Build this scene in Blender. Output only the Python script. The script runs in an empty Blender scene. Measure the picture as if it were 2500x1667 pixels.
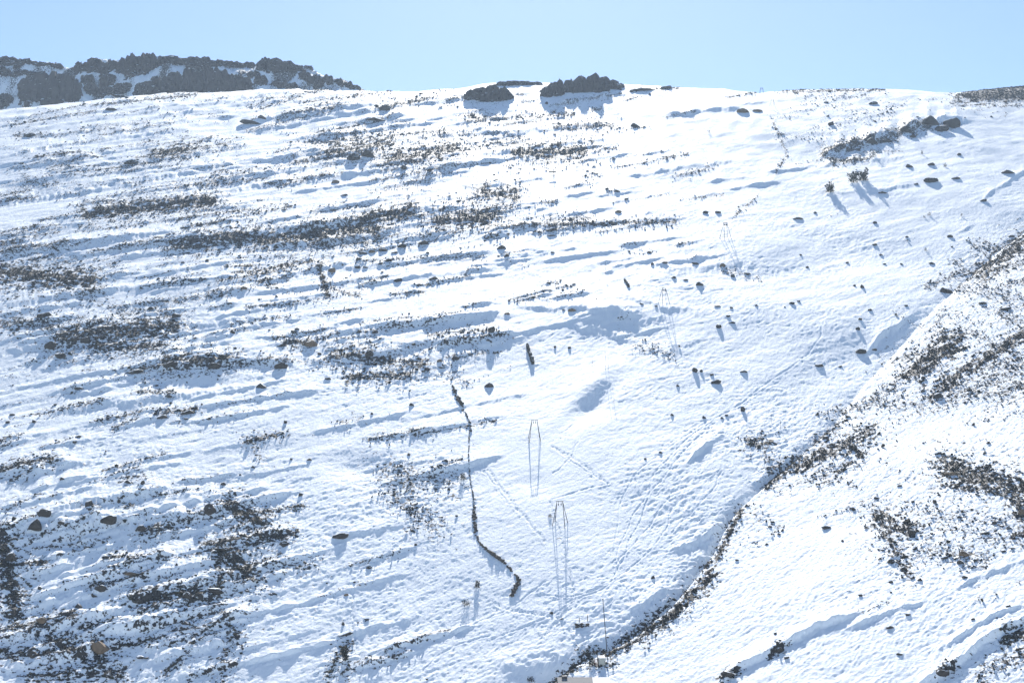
import bpy, bmesh, math, random
import numpy as np
from mathutils import Vector, Matrix, noise as mnoise
random.seed(7); RNG = np.random.default_rng(7)
R = math.radians
scene = bpy.context.scene
COL = scene.collection
FPX = 3440.0; PITCH = R(8.0)
CP, SP = math.cos(PITCH), math.sin(PITCH)
SLOPE, DROP = 0.54, 196.0
SUN_EL, SUN_AZ = R(36.0), R(1.0)          # azimuth measured from +Y towards +X

# ------------------------------------------------------------------ bearings
def px2at(x, y):
    u = (np.asarray(x, float)-1250)/FPX; v = (833.5-np.asarray(y, float))/FPX
    f = CP - v*SP
    return u/f, (SP+v*CP)/f
def at2px(a, t):
    v = (t*CP-SP)/(CP+t*SP); f = CP - v*SP
    return a*f*FPX+1250, 833.5-v*FPX

# ------------------------------------------------------------------ noise
class Perlin:
    def __init__(s, seed):
        r = np.random.default_rng(seed); s.p = r.permutation(512).astype(np.int32)
        an = r.random(512)*2*np.pi; s.gx = np.cos(an).astype(np.float32); s.gy = np.sin(an).astype(np.float32)
    def __call__(s, x, y):
        x = np.asarray(x, np.float32); y = np.asarray(y, np.float32)
        xi = np.floor(x).astype(np.int32); yi = np.floor(y).astype(np.int32)
        xf = x-xi; yf = y-yi
        u = xf*xf*xf*(xf*(xf*6-15)+10); v = yf*yf*yf*(yf*(yf*6-15)+10)
        def g(i, j, dx, dy):
            h = s.p[(s.p[(xi+i) & 511]+yi+j) & 511]
            return s.gx[h]*dx+s.gy[h]*dy
        n00 = g(0, 0, xf, yf); n10 = g(1, 0, xf-1, yf); n01 = g(0, 1, xf, yf-1); n11 = g(1, 1, xf-1, yf-1)
        a = n00+u*(n10-n00); b = n01+u*(n11-n01)
        return (a+v*(b-a))*1.45
def sstep(a, b, x):
    t = np.clip((x-a)/(b-a), 0, 1); return t*t*(3-2*t)

# ------------------------------------------------------------------ terrain grid: columns are bearings, rows are distances
ac = np.concatenate([np.linspace(-1.1, -.405, 70, endpoint=False), np.arange(-.405, .405, .00050), np.linspace(.405, 1.1, 70)])
t_rows = np.arange(-.28, .338, .00052)
yr = DROP/(SLOPE-t_rows)
yr = np.concatenate([np.linspace(-160, yr[0], 150, endpoint=False), yr, np.arange(yr[-1]+1.5, 1230, 2.4), np.geomspace(1235, 4200, 60)])
NC, NR = len(ac), len(yr)
A = np.broadcast_to(ac[None, :], (NR, NC)).astype(np.float32)
Yg = np.broadcast_to(yr[:, None], (NR, NC)).astype(np.float32)
# lateral position: bearings fan out from a line far behind near the camera so the sheet stays wide there
X = A*np.maximum(Yg, 230)
Y = Yg

crest_px = np.array([(-900,300),(-200,282),(0,270),(120,258),(220,248),(330,236),(500,229),(650,223),(800,223),(900,227),(1000,226),(1130,216),(1180,206),(1250,200),(1310,202),(1400,208),(1480,208),(1530,207),(1650,214),(1760,218),(1850,229),(1920,222),(2050,218),(2200,219),(2330,229),(2400,221),(2500,213),(2700,205),(3300,215)], float)
ca, ct = px2at(crest_px[:, 0], crest_px[:, 1])
tr_target = np.interp(ac, ca, ct)
k9 = np.ones(9)/9
tr_target = np.convolve(np.pad(tr_target, 4, mode='edge'), k9, mode='valid')

# lip of the near spur on the right (crest of the gully bank)
LIFT = 2.4
lip_px = np.array([(900,1830),(1100,1740),(1320,1668),(1400,1626),(1480,1594),(1560,1552),(1640,1486),(1700,1414),(1740,1362),(1765,1305),(1800,1252),(1880,1180),(1960,1112),(2030,1050),(2090,965),(2150,895),(2230,815),(2300,745),(2400,655),(2500,575),(2650,470),(2900,350),(3300,280)], float)
la, lt = px2at(lip_px[:, 0], lip_px[:, 1])
lY = (DROP-LIFT)/(SLOPE-lt); lX = la*lY
lipY = np.interp(X, lX, lY, left=lY[0]-60, right=lY[-1]+100)

pA, pB, pC, pD, pE, pF = [Perlin(i) for i in range(11, 17)]
def base_height(tr):
    z1 = SLOPE*Y-DROP
    ys = DROP/(SLOPE-tr); c = (tr-.08)*ys
    z2 = (c[None, :]+.08*np.minimum(Y, 1500)-.25*np.maximum(Y-1500, 0)*.4)
    k = 9.0
    m = -k*np.logaddexp(-z1/k, -z2/k)
    # valley below and the ground the camera stands on
    zv = -95 + 12*pA(X/180, Y/180) + np.maximum(0, 90-Y)*.75
    zv = np.minimum(zv, -9+.0*Y)
    k = 5.0
    return k*np.logaddexp(m/k, zv/k)
big = 2.2*pA(X/95+3, Y/120) + 1.1*pB(X/42, Y/55)
big *= sstep(1000, 800, Y)
tr = tr_target.copy()
mt0 = (Y > 500)
for _ in range(4):
    B = base_height(tr)+big
    el = np.where(mt0 & (Y < 1005), B/np.maximum(Y, 1), -9).max(0)
    tr = tr + (tr_target-el)
# spur
d = lipY - Y
spur = np.where(d > 0, LIFT+.13*np.maximum(d, 0), 0)
spur = np.where(d > 160, LIFT+.13*160-.0*(d-160), spur)
spur *= np.where(d > 0, 1, 0)
left = np.maximum(-d, 0)
gdep = .4+.8*sstep(470, 330, Y)
gul = -gdep*np.exp(-((left-3.5)/4.0)**2)*(d <= 0)
sh = LIFT*np.exp(-(left/2.6)**2)*(d <= 0)
fade_up = sstep(900, 560, Y)*sstep(-1.0, .12, A+.15)*sstep(180, 260, Y)
B = B + (spur+gul+sh)*fade_up
# massif behind the crest, left; small knoll in the middle
mas_px = np.array([(-900,150),(-200,140),(0,150),(60,152),(150,166),(200,158),(260,152),(330,142),(400,146),(470,152),(540,160),(600,160),(660,156),(720,166),(780,180),(830,196),(880,222),(960,262),(1100,300),(4000,300)], float)
ma, mt = px2at(mas_px[:, 0], mas_px[:, 1])
tm = np.interp(A, ma, mt)
hz = tm*1130*sstep(1010, 1125, Y)
w = sstep(990, 1040, Y)
hm = B*(1-w)+(B.copy())*w
base_at = tm*Y
prof = sstep(1015, 1120, Y)
rise = (base_at-B)*prof*np.where(Y > 1120, np.exp(-np.maximum(Y-1120, 0)/160), 1)
B = np.where(Y > 1010, B+np.maximum(rise, 0), B)
# right distant rubble hill
ra, rt_ = px2at(np.array([1900,2330,2400,2500,2700,3300.]), np.array([300,232,221,211,200,190.]))
B = np.where(Y > 1000, np.maximum(B, np.interp(A, ra, rt_)*Y*sstep(940, 1060, Y)*np.where(Y > 1150, np.exp(-np.maximum(Y-1150, 0)/400), 1)-(Y < 1060)*4), B)
Zs = B.astype(np.float32)
PX, PY = at2px(A, Zs/np.maximum(Y, 60))
PX = PX.astype(np.float32); PY = PY.astype(np.float32)
spurm = ((d > -1) & (Y > 200)).astype(np.float32)*(fade_up > .5)

# ------------------------------------------------------------------ detail
slopemask = (sstep(1000, 960, Y)*sstep(190, 240, Y)).astype(np.float32)
q = Y-.68*X; s_ = X+.68*Y
warp = 6*pC(X/40, Y/40)
leftz = sstep(1500, 1050, PX)+.35*sstep(1050, 1500, PX)
leftz = leftz*(1-.75*spurm)
leftz *= .35+.65*np.clip(.6+1.2*pD(X/75+9, Y/60), 0, 1)
smoothpatch = np.exp(-((PX-1335)/170)**2-((PY-1220)/260)**2)
leftz *= 1-.9*smoothpatch
leftz *= 1-.7*sstep(520, 680, PX)*sstep(880, 980, PY)
Z = Zs.copy()
def sawledge(x, ph):
    f = x-np.floor(x)                       # rises gently uphill, drops steeply on the downhill side
    return np.where(f < .14, f/.14, 1-(f-.14)/.86)
l1 = pE(s_/38, (q+warp)/6.0); l2 = pF(s_/20+7, (q+warp)/3.2)
led = np.clip(l1*1.6+.1, -1, 1)
def stepn(n, k=5): return np.tanh(n*k)
# ledges: tanh-sharpened anisotropic noise gives benches with steep fronts
led = stepn(pE(s_/46, (q+warp)/11.0), 2.2)*.24+stepn(pF(s_/24+7, (q+warp*.6)/5.5), 2.4)*.20
Z += led*leftz*slopemask
# drifts and ripples
def octave(P, wx, wy, amp, ox=0, kind=0):
    dyy = np.maximum(.00052*Y*Y/DROP, .3); fade = np.clip(wy/(2.2*dyy)-.35, 0, 1)*(1-.6*smoothpatch)
    n = P(X/wx+ox, (Y-.5*X)/wy+ox*1.7)
    if kind: n = .5-np.abs(n)*1.4
    return amp*fade*n*slopemask
ripv = (.8+.8*np.clip(pF(X/33+5, Y/40)+.35, 0, 1))*(1-.15*spurm)*(1+.10*sstep(1300, 1700, PX))
Z += octave(pA, 14, 11, .22, 3)
Z += octave(pB, 6.5, 5.0, .12, 5, 1)*ripv
Z += octave(pC, 3.0, 2.8, .14, 8, 1)*ripv
Z += octave(pD, 1.5, 1.4, .115, 2, 1)*ripv
Z += octave(pE, .8, .9, .07, 6)
Z += pD(X/9+2, Y/16)*.5*sstep(600, 850, Y)*slopemask

def polyd(pts, pad):
    """distance (photo pixels on the smooth slope) to a polyline, inside its bounding window"""
    pts = np.array(pts, float)
    x0, x1 = pts[:, 0].min()-pad, pts[:, 0].max()+pad; y0, y1 = pts[:, 1].min()-pad, pts[:, 1].max()+pad
    ca0 = px2at(x0, 833)[0]-.012; ca1 = px2at(x1, 833)[0]+.012
    c0, c1 = np.searchsorted(ac, [ca0, ca1]); 
    sub = (slice(None), slice(max(c0, 0), min(c1, NC)))
    py = PY[sub]; px = PX[sub]
    rows = np.where(((py > y0) & (py < y1) & (Y[sub] > 200)).any(1))[0]
    if len(rows) == 0: return None
    sub = (slice(rows[0], rows[-1]+1), sub[1])
    px = PX[sub]; py = PY[sub]
    D = np.full(px.shape, 1e9, np.float32)
    for (ax, ay), (bx, by) in zip(pts[:-1], pts[1:]):
        vx, vy = bx-ax, by-ay; L = vx*vx+vy*vy+1e-6
        t = np.clip(((px-ax)*vx+(py-ay)*vy)/L, 0, 1)
        D = np.minimum(D, np.hypot(px-ax-t*vx, (py-ay-t*vy)))
    return sub, px, py, D
def scarp(pts, h, up=40, face=6, wig=5):
    pts = np.array(pts, float)
    r = polyd(pts, up*4+20)
    if r is None: return
    sub, px, py, D = r
    yl = np.interp(px, pts[:, 0], pts[:, 1])+wig*pA(px/28, py/60+pts[0, 0])+wig*.5*pB(px/9, py/30)
    sd = py-yl
    L = pts[-1, 0]-pts[0, 0]; tap = min(L*.4, 50+up*1.3)
    e = sstep(pts[0, 0]-tap*.3, pts[0, 0]+tap*.7, px)*sstep(pts[-1, 0]+tap*.3, pts[-1, 0]-tap*.7, px)
    e = e*np.clip(.8+(.8 if up < 24 else .2)*pC(px/34, py/45+pts[0, 0]), 0, 1.4)
    Z[sub] += h*e*np.where(sd < 0, np.exp(sd/up), np.exp(-(np.maximum(sd, 0)/face)**2))
def hollow(x, y, rx, ry, dep):
    r = polyd([(x-rx*2.4, y-ry*2.4), (x+rx*2.4, y+ry*2.4)], 20)
    if r is None: return
    sub, px, py, D = r
    Z[sub] -= dep*np.exp(-((px-x)/rx)**2-((py-y)/ry)**2)
def groove(pts, wpx=1.6, dep=.16, dotted=False):
    r = polyd(pts, 12)
    if r is None: return
    sub, px, py, D = r
    g = np.exp(-(D/wpx)**2)-.45*np.exp(-((D-wpx*2.2)/wpx)**2)
    if dotted: g = g*(pB(px/4, py/4) > 0)*1.3
    Z[sub] -= dep*g

SC = [
 
 ([(1250,752),(1420,757),(1580,765)], 1.6, 40, 6, 5),
 ([(1380,790),(1480,800),(1560,830)], 1.2, 40, 8, 5), ([(1560,640),(1660,655),(1790,640),(1900,655)], 1.6, 55, 12, 6),
 ([(1500,720),(1620,745),(1720,760)], 1.3, 45, 9, 6), ([(1450,770),(1560,780),(1640,770)], 1.2, 40, 9, 5),
 ([(2110,862),(2160,812),(2240,765)], 2.0, 26, 6, 2), ([(2010,378),(2100,352),(2200,322),(2270,300),(2370,292)], 5.5, 22, 6, 3),
 ([(1600,282),(1700,272),(1840,266)], 2.6, 16, 5, 2), ([(1990,402),(2100,392),(2200,385)], 1.5, 22, 5, 3),
 ([(320,908),(440,897),(560,885),(700,880)], 2.6, 55, 6, 3), ([(100,1272),(200,1235),(300,1212),(420,1200)], 2.4, 40, 8, 4),
 ([(60,1300),(180,1288),(330,1268),(480,1262)], 2.0, 40, 7, 4), ([(520,1350),(600,1322),(720,1290)], 2.4, 30, 6, 3),
 ([(820,1312),(880,1300),(980,1282)], 1.1, 30, 5, 2), ([(840,1545),(920,1530),(1020,1508)], .9, 22, 5, 3),
 ([(230,1560),(330,1540),(440,1510),(540,1490)], 2.0, 26, 5, 3), ([(130,1560),(230,1520),(360,1465)], 1.4, 26, 5, 4),
 ([(0,1570),(120,1540),(300,1500)], 1.6, 26, 5, 4), ([(300,1480),(420,1445),(560,1425)], 1.6, 26, 5, 3),
 ([(130,1500),(260,1440),(420,1395),(620,1350)], 1.7, 24, 5, 3), ([(0,1640),(140,1610),(260,1580)], 1.6, 24, 5, 4),
 ([(340,1620),(460,1590),(600,1560)], 1.2, 22, 5, 4), ([(0,1500),(120,1480),(220,1455)], 1.2, 22, 5, 4),
 ([(0,1165),(120,1138),(240,1128)], 1.5, 40, 7, 4), ([(340,975),(480,960),(620,940)], 1.6, 30, 6, 4),
 ([(120,1010),(260,985),(360,985)], 1.5, 40, 8, 4), ([(780,825),(900,800),(1080,780),(1250,768)], 1.9, 34, 7, 4),
 ([(800,868),(960,842),(1120,832),(1260,828)], 1.9, 26, 7, 4), ([(640,890),(760,880),(900,868)], 1.5, 30, 6, 4),
 ([(640,690),(760,660),(860,650),(1000,640)], 1.3, 22, 5, 3), ([(1000,680),(1120,668),(1240,650)], .9, 20, 5, 3),
 ([(430,590),(640,570),(900,530),(1100,505)], 2.2, 26, 6, 4), ([(1190,560),(1400,548),(1690,532)], 1.4, 24, 5, 3),
 ([(640,600),(820,590),(1000,560)], 1.6, 20, 6, 4), ([(0,498),(160,470),(360,440),(560,400)], 1.6, 26, 6, 4),
 ([(200,520),(380,492),(540,480)], 1.5, 22, 6, 4), ([(540,470),(740,440),(1000,405)], 1.5, 20, 5, 4),
 ([(940,300),(1100,280),(1300,268)], 1.4, 12, 4, 2), ([(1040,400),(1300,362),(1500,340)], 1.8, 18, 5, 3),
 ([(880,352),(1060,330),(1300,318),(1500,300)], 1.5, 16, 4, 3), ([(0,380),(200,345),(420,320)], 1.3, 20, 5, 4),
 ([(330,405),(500,375),(620,350)], 1.4, 18, 5, 3), ([(560,300),(700,285),(900,270)], 1.3, 12, 4, 2),
 ([(1500,640),(1440,600),(1450,600)], .1, 10, 5, 2), ([(1680,1130),(1720,1090),(1780,1055)], 1.6, 16, 5, 2),
 ([(0,620),(200,600),(420,560)], 1.3, 30, 6, 4), ([(0,745),(160,720),(330,700)], 1.6, 30, 7, 4), ([(0,860),(200,835),(480,800),(700,770)], 1.6, 34, 7, 5),
 ([(1560,430),(1680,405),(1800,395)], 1.1, 20, 5, 3), ([(2380,500),(2450,450),(2560,380)], 1.0, 16, 4, 2), ([(2330,570),(2380,548)], .9, 10, 4, 2),
 ([(2030,470),(2150,465),(2260,440)], .9, 14, 4, 3), ([(2300,620),(2200,640),(2180,640)], .1, 10, 4, 2),
 # spur, bottom right: drifted gullies
 ([(1740,1690),(1790,1640),(1900,1585),(2000,1530),(2100,1500)], 2.2, 30, 4, 2), ([(2060,1540),(2180,1492),(2260,1468)], 1.0, 16, 4, 2),
 ([(2330,1440),(2400,1405),(2520,1360)], 1.1, 22, 4, 2), ([(2230,1680),(2310,1640),(2400,1570),(2520,1500)], 2.4, 34, 5, 2),
 ([(1340,1610),(1250,1660),(1200,1690)], .1, 10, 4, 1), ([(2290,1590),(2420,1510),(2520,1470)], .9, 18, 4, 3),
 ([(1180,1640),(1300,1600),(1420,1560)], .6, 30, 8, 7), ([(1530,1490),(1580,1470),(1640,1430)], 1.2, 26, 9, 4),
 ([(1640,1350),(1720,1310),(1770,1280)], 1.6, 26, 8, 4), ([(1840,1180),(1900,1150),(1950,1110)], 1.4, 24, 8, 4)]
for p, h, up, face, wig in SC:
    if p[0][0] < p[-1][0] and h > .2: scarp(p, h*(.52 if 500 < p[0][0] < 1250 and p[0][1] > 850 else .66), up, face, wig*1.8)
LINES = []
rl = random.Random(21)
for k in range(520):
    while True:
        x = rl.uniform(-60, 1900); y = 235+1430*rl.random()**1.25
        pr_ = 1 if x < 900 else max(.0, 1-(x-900)/900)
        if y < 620: pr_ = max(pr_, .75 if x < 1650 else .2)
        if 1080 < x < 1650 and y > 880: pr_ = 0
        if x > 1320+ (1667-y)*.85: pr_ = 0
        if x > 560 and y > 880: pr_ *= .16
        elif y > 900 and y < 1180: pr_ *= .45
        if rl.random() < pr_: break
    L = rl.uniform(60, 330)*(.6 if x > 1100 else 1); sl = -(.145+.12*max(0, min(1, (y-700)/900)))*rl.uniform(.8, 1.2)
    pts = [(x, y), (x+L*.5, y+L*.5*sl+rl.uniform(-3, 3)), (x+L, y+L*sl)]
    near = .55+.45*min(1, max(0, (y-300)/900))
    scarp(pts, rl.uniform(.25, .95)*(1.2-.3*near), rl.uniform(9, 22)*near, 2.6*near+.6, 2.2)
    if rl.random() < .6: LINES.append((pts[0][0]+L*.1, pts[0][1]+L*.1*sl+2, pts[0][0]+L*rl.uniform(.4, .95), pts[0][1]+L*.8*sl+2, rl.uniform(2.5, 5), rl.uniform(.45, .85)))
def bowl(x, y, rx, ry, h, rot=0):
    r = polyd([(x-rx*2.6, y-ry*2.6-abs(rot)*rx*2), (x+rx*2.6, y+ry*2.6+abs(rot)*rx*2)], 20)
    sub, px, py, D = r
    wy = py+rot*(px-x)+5*pA(px/40, py/40)
    Z[sub] += h*((y-wy)/ry)*np.exp(-((px-x)/rx)**2-((wy-y)/ry)**2)
bowl(1450, 960, 62, 36, 2.3, .7); bowl(1640, 690, 180, 70, 2.0, .1); bowl(1480, 800, 130, 55, 1.9); bowl(2010, 880, 150, 80, 1.7, .4); bowl(1780, 800, 150, 60, 1.0, .2); bowl(1960, 620, 180, 60, 1.3, .2); bowl(470, 930, 110, 22, 1.4); bowl(880, 1130, 80, 36, .9)
hollow(1445, 990, 50, 30, .6); hollow(1560, 800, 90, 30, 1.2); hollow(1980, 860, 120, 60, 1.2); hollow(1700, 640, 120, 40, 1.2)
hollow(470, 925, 110, 22, 1.2); hollow(200, 1320, 130, 26, 1.2); hollow(870, 1130, 70, 30, .8); hollow(1330, 1655, 80, 22, 1.4)
hollow(1310, 1180, 40, 26, .5)
TRK = [[(1855,980),(1760,1010),(1650,1080),(1580,1130),(1530,1180),(1505,1270),(1498,1400),(1560,1480)],
 [(1900,930),(1800,990),(1700,1050),(1640,1110),(1590,1160),(1578,1240),(1540,1310),(1515,1380),(1480,1440),(1380,1470)],
 [(1735,1040),(1660,1110),(1600,1190),(1560,1230),(1530,1290),(1500,1370)],
 [(1650,1190),(1620,1230),(1580,1290),(1545,1330),(1500,1380)], [(1640,1240),(1625,1300),(1580,1350),(1500,1420),(1400,1460),(1320,1450)],
 [(1240,950),(1210,980),(1190,1010)], [(1350,1090),(1400,1130),(1450,1160),(1485,1180)], [(1485,1180),(1420,1195),(1345,1220)],
 [(1410,1080),(1385,1130),(1350,1155)], [(1200,1560),(1330,1510),(1400,1470),(1480,1420)], [(1090,1560),(1180,1510),(1240,1490),(1330,1420)],
 [(1030,1640),(1090,1580),(1200,1550)], [(1960,870),(1880,930),(1800,990)], [(1460,1010),(1400,1030),(1370,1060)],
 [(2010,790),(2000,830),(1960,870)], [(1180,1150),(1215,1190),(1240,1230)], [(1760,1150),(1740,1200),(1690,1250),(1640,1300)]]
def smooth(p):
    for _ in range(3):
        q2 = [p[0]]
        for (ax, ay), (bx, by) in zip(p[:-1], p[1:]): q2 += [(ax*.75+bx*.25, ay*.75+by*.25), (ax*.25+bx*.75, ay*.25+by*.75)]
        p = q2+[p[-1]]
    return [(x+2.2*math.sin(k*.9+x*.05), y) for k, (x, y) in enumerate(p)]
for p in map(smooth, TRK): groove(p, 1.5, .11)
for p in [[(1345,1225),(1352,1260),(1372,1310),(1385,1380),(1400,1440),(1405,1470),(1330,1550)], [(1205,1470),(1240,1490),(1330,1500)],
          [(1365,1510),(1400,1560),(1440,1600)], [(1350,1090),(1420,1130),(1485,1180)], [(860,1450),(862,1520),(866,1570)],
          [(1010,1300),(930,1370),(880,1420)], [(1180,1130),(1260,1240),(1330,1320)]]:
    groove(smooth(p), 3.0, .13, True)

# ------------------------------------------------------------------ bare ground: scrub and stones poking through
bare = np.zeros((NR, NC), np.float32)
ST = """385 382 460 366 28 .9;215 432 600 357 9 .5;110 430 190 405 18 .5;200 318 360 300 16 .45;40 332 100 330 12 .7;0 300 300 268 9 .35
210 525 520 495 24 .95;270 500 520 488 14 .7;750 350 880 340 16 .7;800 378 950 352 28 .9;950 392 1110 366 32 .95;1110 370 1270 345 16 .65
1260 376 1420 370 30 .95;1350 312 1500 308 18 .7;1150 295 1400 280 14 .7;920 265 1060 240 10 .8;1060 330 1240 330 12 .55;1140 285 1180 290 16 .8
430 600 620 580 32 .85;640 592 920 560 34 .95;880 545 1000 515 24 .95;1070 540 1200 530 38 .95;1180 470 1260 480 28 .85;1110 520 1250 505 12 .65
1210 557 1650 543 9 .8;1340 542 1440 536 14 .7;610 665 760 640 14 .8;760 602 900 592 18 .65;870 640 1180 630 12 .55;0 665 220 690 42 .95
0 610 140 608 10 .6;370 740 560 720 14 .55;150 830 420 800 42 .85;220 850 400 848 20 .8;430 740 620 700 12 .55;0 790 120 800 36 .65
280 770 400 760 28 .5;400 890 560 885 22 .85;320 907 700 882 12 .65;700 840 760 835 16 .8;810 870 1040 890 24 .75;850 920 1000 915 20 .8
680 880 800 888 10 .5;1050 820 1200 810 12 .7;1100 880 1190 860 10 .6;1100 915 1150 940 20 .5;780 660 800 720 12 .9;790 702 880 725 10 .7
0 1150 130 1130 16 .85;150 1000 220 985 8 .6;340 957 420 965 12 .7;380 1012 480 1000 10 .8;600 1080 690 1060 10 .8;610 1080 640 1130 18 .45
820 1035 880 1025 14 .5;300 1175 350 1170 22 .55;940 1150 1090 1180 60 .5;960 1205 1060 1280 56 .5;1000 1140 1010 1290 16 .6
560 1240 640 1280 34 .95;640 1252 740 1237 8 .8;660 1380 760 1380 36 .5;350 1300 420 1290 24 .7;420 1280 500 1262 14 .6;300 1240 330 1240 18 .6
545 1350 600 1400 46 .95;500 1335 720 1302 14 .85;540 1430 510 1470 28 .85;0 1320 40 1500 46 .85;20 1380 110 1376 10 .9;270 1360 400 1370 28 .6
220 1440 360 1410 9 .85;330 1470 480 1450 24 .95;340 1500 420 1480 12 .7;200 1540 280 1520 12 .7;0 1540 180 1512 18 .8;60 1548 180 1526 14 .7
130 1570 220 1610 34 .9;0 1600 120 1600 28 .7;230 1580 260 1640 28 .8;270 1582 400 1556 10 .85;430 1542 510 1536 9 .8;540 1500 580 1560 28 .65
560 1560 540 1667 28 .55;400 1640 460 1600 20 .6;80 1650 300 1640 28 .7;800 1640 850 1570 14 .8;820 1650 900 1612 22 .5;640 1480 600 1502 26 .35
1650 430 1740 410 14 .65;1520 620 1600 620 18 .45;1760 655 1850 680 18 .5;1560 845 1640 862 28 .55;1540 812 1600 832 18 .35;1990 320 2200 262 38 .42
1890 290 2060 242 28 .4;2020 370 2100 366 9 .9;2030 391 2100 393 9 .85;1950 402 2060 386 10 .5;1888 300 1910 350 7 .8;1910 350 1922 380 7 .7;1922 380 1896 420 6 .8
1850 480 1790 532 6 .75;2400 662 2500 592 42 .9;2370 682 2500 642 26 .6;2240 900 2330 832 54 1.;2200 922 2260 902 16 .95;2300 762 2262 880 18 .6
2290 942 2500 822 28 .9;2420 862 2500 812 24 .95;2330 962 2500 902 56 .6;2440 962 2500 942 36 .65;2270 972 2330 942 24 .85;2140 980 2240 992 36 .55
2000 1112 2130 1052 40 .8;2080 1092 2100 1112 22 .95;1950 1142 2010 1112 24 .95;2040 1152 2080 1132 18 .8;2000 1182 2040 1172 18 .6
1940 1132 1870 1192 9 .95;1850 1252 1900 1292 46 .42;1810 1242 1760 1342 11 1.;1790 1282 1745 1382 10 .7;1735 1402 1700 1442 22 1.;1700 1442 1640 1502 24 1.
1640 1502 1570 1552 20 1.;1560 1562 1490 1594 8 1.;1440 1602 1330 1667 7 1.;1830 1082 1880 1082 24 .85;1860 1062 1870 1122 18 .55
2310 1142 2500 1192 52 .9;2330 1132 2400 1182 28 .9;2300 1182 2450 1202 16 .8;2470 1202 2500 1262 36 .85;2140 1262 2220 1292 46 .85;2150 1272 2210 1392 30 .75
2280 1332 2390 1372 46 .5;2230 1292 2340 1262 46 .35;2380 1282 2500 1322 46 .42;2470 1312 2500 1302 10 .95;2450 1562 2500 1542 28 .85
2400 1642 2500 1602 46 .55;2290 1652 2330 1632 12 1.;1880 1602 1910 1582 10 1.;1760 1662 1800 1642 10 1.;2100 1502 2170 1472 5 .7;2400 230 2560 226 12 .85
1900 226 2150 222 8 .5;2410 1000 2500 960 30 .45;2180 760 2240 800 20 .4;2350 740 2480 760 40 .4;1540 220 1660 216 5 .9;1140 255 1250 252 6 .3;200 560 330 545 20 .45
520 430 760 400 16 .5;560 520 700 500 14 .5;1240 640 1290 650 14 .4;30 460 140 450 10 .5;0 480 60 470 8 .7;900 470 1060 440 10 .5;600 1330 700 1310 14 .7;900 690 1040 740 30 .2""".replace("\n", ";").split(";")
ST += ['2010 375 2130 345 16 .9','2130 350 2270 305 14 .8','2030 398 2120 388 12 .8','2350 238 2600 222 26 1.2','2380 600 2500 620 34 .6','2260 700 2360 660 20 .6','2330 700 2500 740 30 .55','2440 760 2500 800 34 .6','2350 800 2440 850 30 .55','2180 880 2240 860 14 .7','2060 1010 2200 920 16 .6','2400 900 2500 880 40 .6','2130 1060 2260 1000 26 .4','1900 1200 2060 1150 24 .45','1990 1080 2060 1030 14 .8','1720 1390 1760 1350 12 .8','1560 1530 1640 1470 14 .7','1500 1575 1600 1510 16 .7','2395 232 2580 224 13 1','2330 240 2500 245 10 .6','1900 224 2160 220 7 .8','1960 240 2120 235 14 .5','2150 330 2330 310 16 .6','2040 350 2180 345 14 .6','2100 375 2200 370 12 .5','2180 320 2260 300 10 .7','2440 700 2500 690 24 .6','2330 640 2400 690 22 .6','1660 1480 1740 1440 16 .5','1880 1150 2000 1110 30 .7','2100 1000 2200 940 26 .6','1960 1180 2080 1130 26 .5','2050 1360 2150 1330 18 .3','1480 1598 1560 1560 10 .9','1420 1600 1470 1590 12 .8','1440 1625 1500 1620 10 .7','2010 1260 2110 1230 30 .4','2220 1240 2500 1280 44 .5','2160 1340 2400 1360 50 .5','2300 1280 2480 1330 40 .5','2360 1030 2500 1010 24 .4','2010 1150 2090 1190 22 .5','2150 1130 2250 1180 26 .35','2000 1010 2110 990 26 .5','1750 1300 1850 1330 30 .35','2380 700 2480 720 30 .5','2300 760 2420 800 26 .4','2280 1000 2420 960 26 .5','2060 1450 2260 1430 20 .3','2360 1480 2500 1420 20 .3','2150 250 2330 240 12 .35','2030 260 2180 285 20 .45','1900 330 2000 345 18 .45','2090 300 2240 290 10 .4']
STK = [tuple(map(float, s.split())) for s in ST]+LINES
for x0, y0, x1, y1, wd, de in STK:
    r = polyd([(x0, y0), (x1, y1)], wd*2.2+14)
    if r is None: continue
    sub, px, py, D = r
    k = max(.5, min(1, wd/20)); sl = (y1-y0)/(x1-x0+1e-3) if abs(x1-x0) > 8 else 0
    sl = max(-.4, min(.4, sl)); qy = py-sl*px; yy = .55 if x0 < 1700 else .9
    nz = 1.0*pA(px/(26*k), qy/(9*k*yy))+.75*pB(px/(10*k)+x0, qy/(4.5*k*yy)+y0)+.3*pC(px/(5*k), qy/(3*k))
    dd = 1.05-D/(wd*.72)+nz*.85
    if x0 > 1500: de *= .92
    bare[sub] = np.maximum(bare[sub], de*np.clip(dd*1.25, 0, 1)*np.clip(2.3-D/(wd*.8+3), 0, 1))
    bare[sub] = np.maximum(bare[sub], (.60 if x0 < 1500 else .5)*de*np.clip(1.2-D/(wd*1.5+6)+nz*.9, 0, 1))
# thin stony edges where benches break through the snow, mostly on the left
ledge_edge = np.exp(-(pE(s_/46, (q+warp)/11.0)/.10)**2)*leftz*sstep(-.1, .5, pB(X/30, Y/25)+.25)
streak = np.clip(pF(s_/18, q/2.6)*1.3+.12*pA(X/50, Y/40), 0, 1)*leftz*sstep(.0, .35, pC(X/60+4, Y/45+2)+.1)
general = .50*ledge_edge+.70*streak
general *= slopemask
bare = np.maximum(bare, general.astype(np.float32))
fine = np.clip(pA(X/2.2, Y/3)+.15, 0, 1)
bare = np.maximum(bare, .58*fine*(.35+.65*leftz)*sstep(.0, .45, pD(X/28+30, Y/28+11)))
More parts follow.
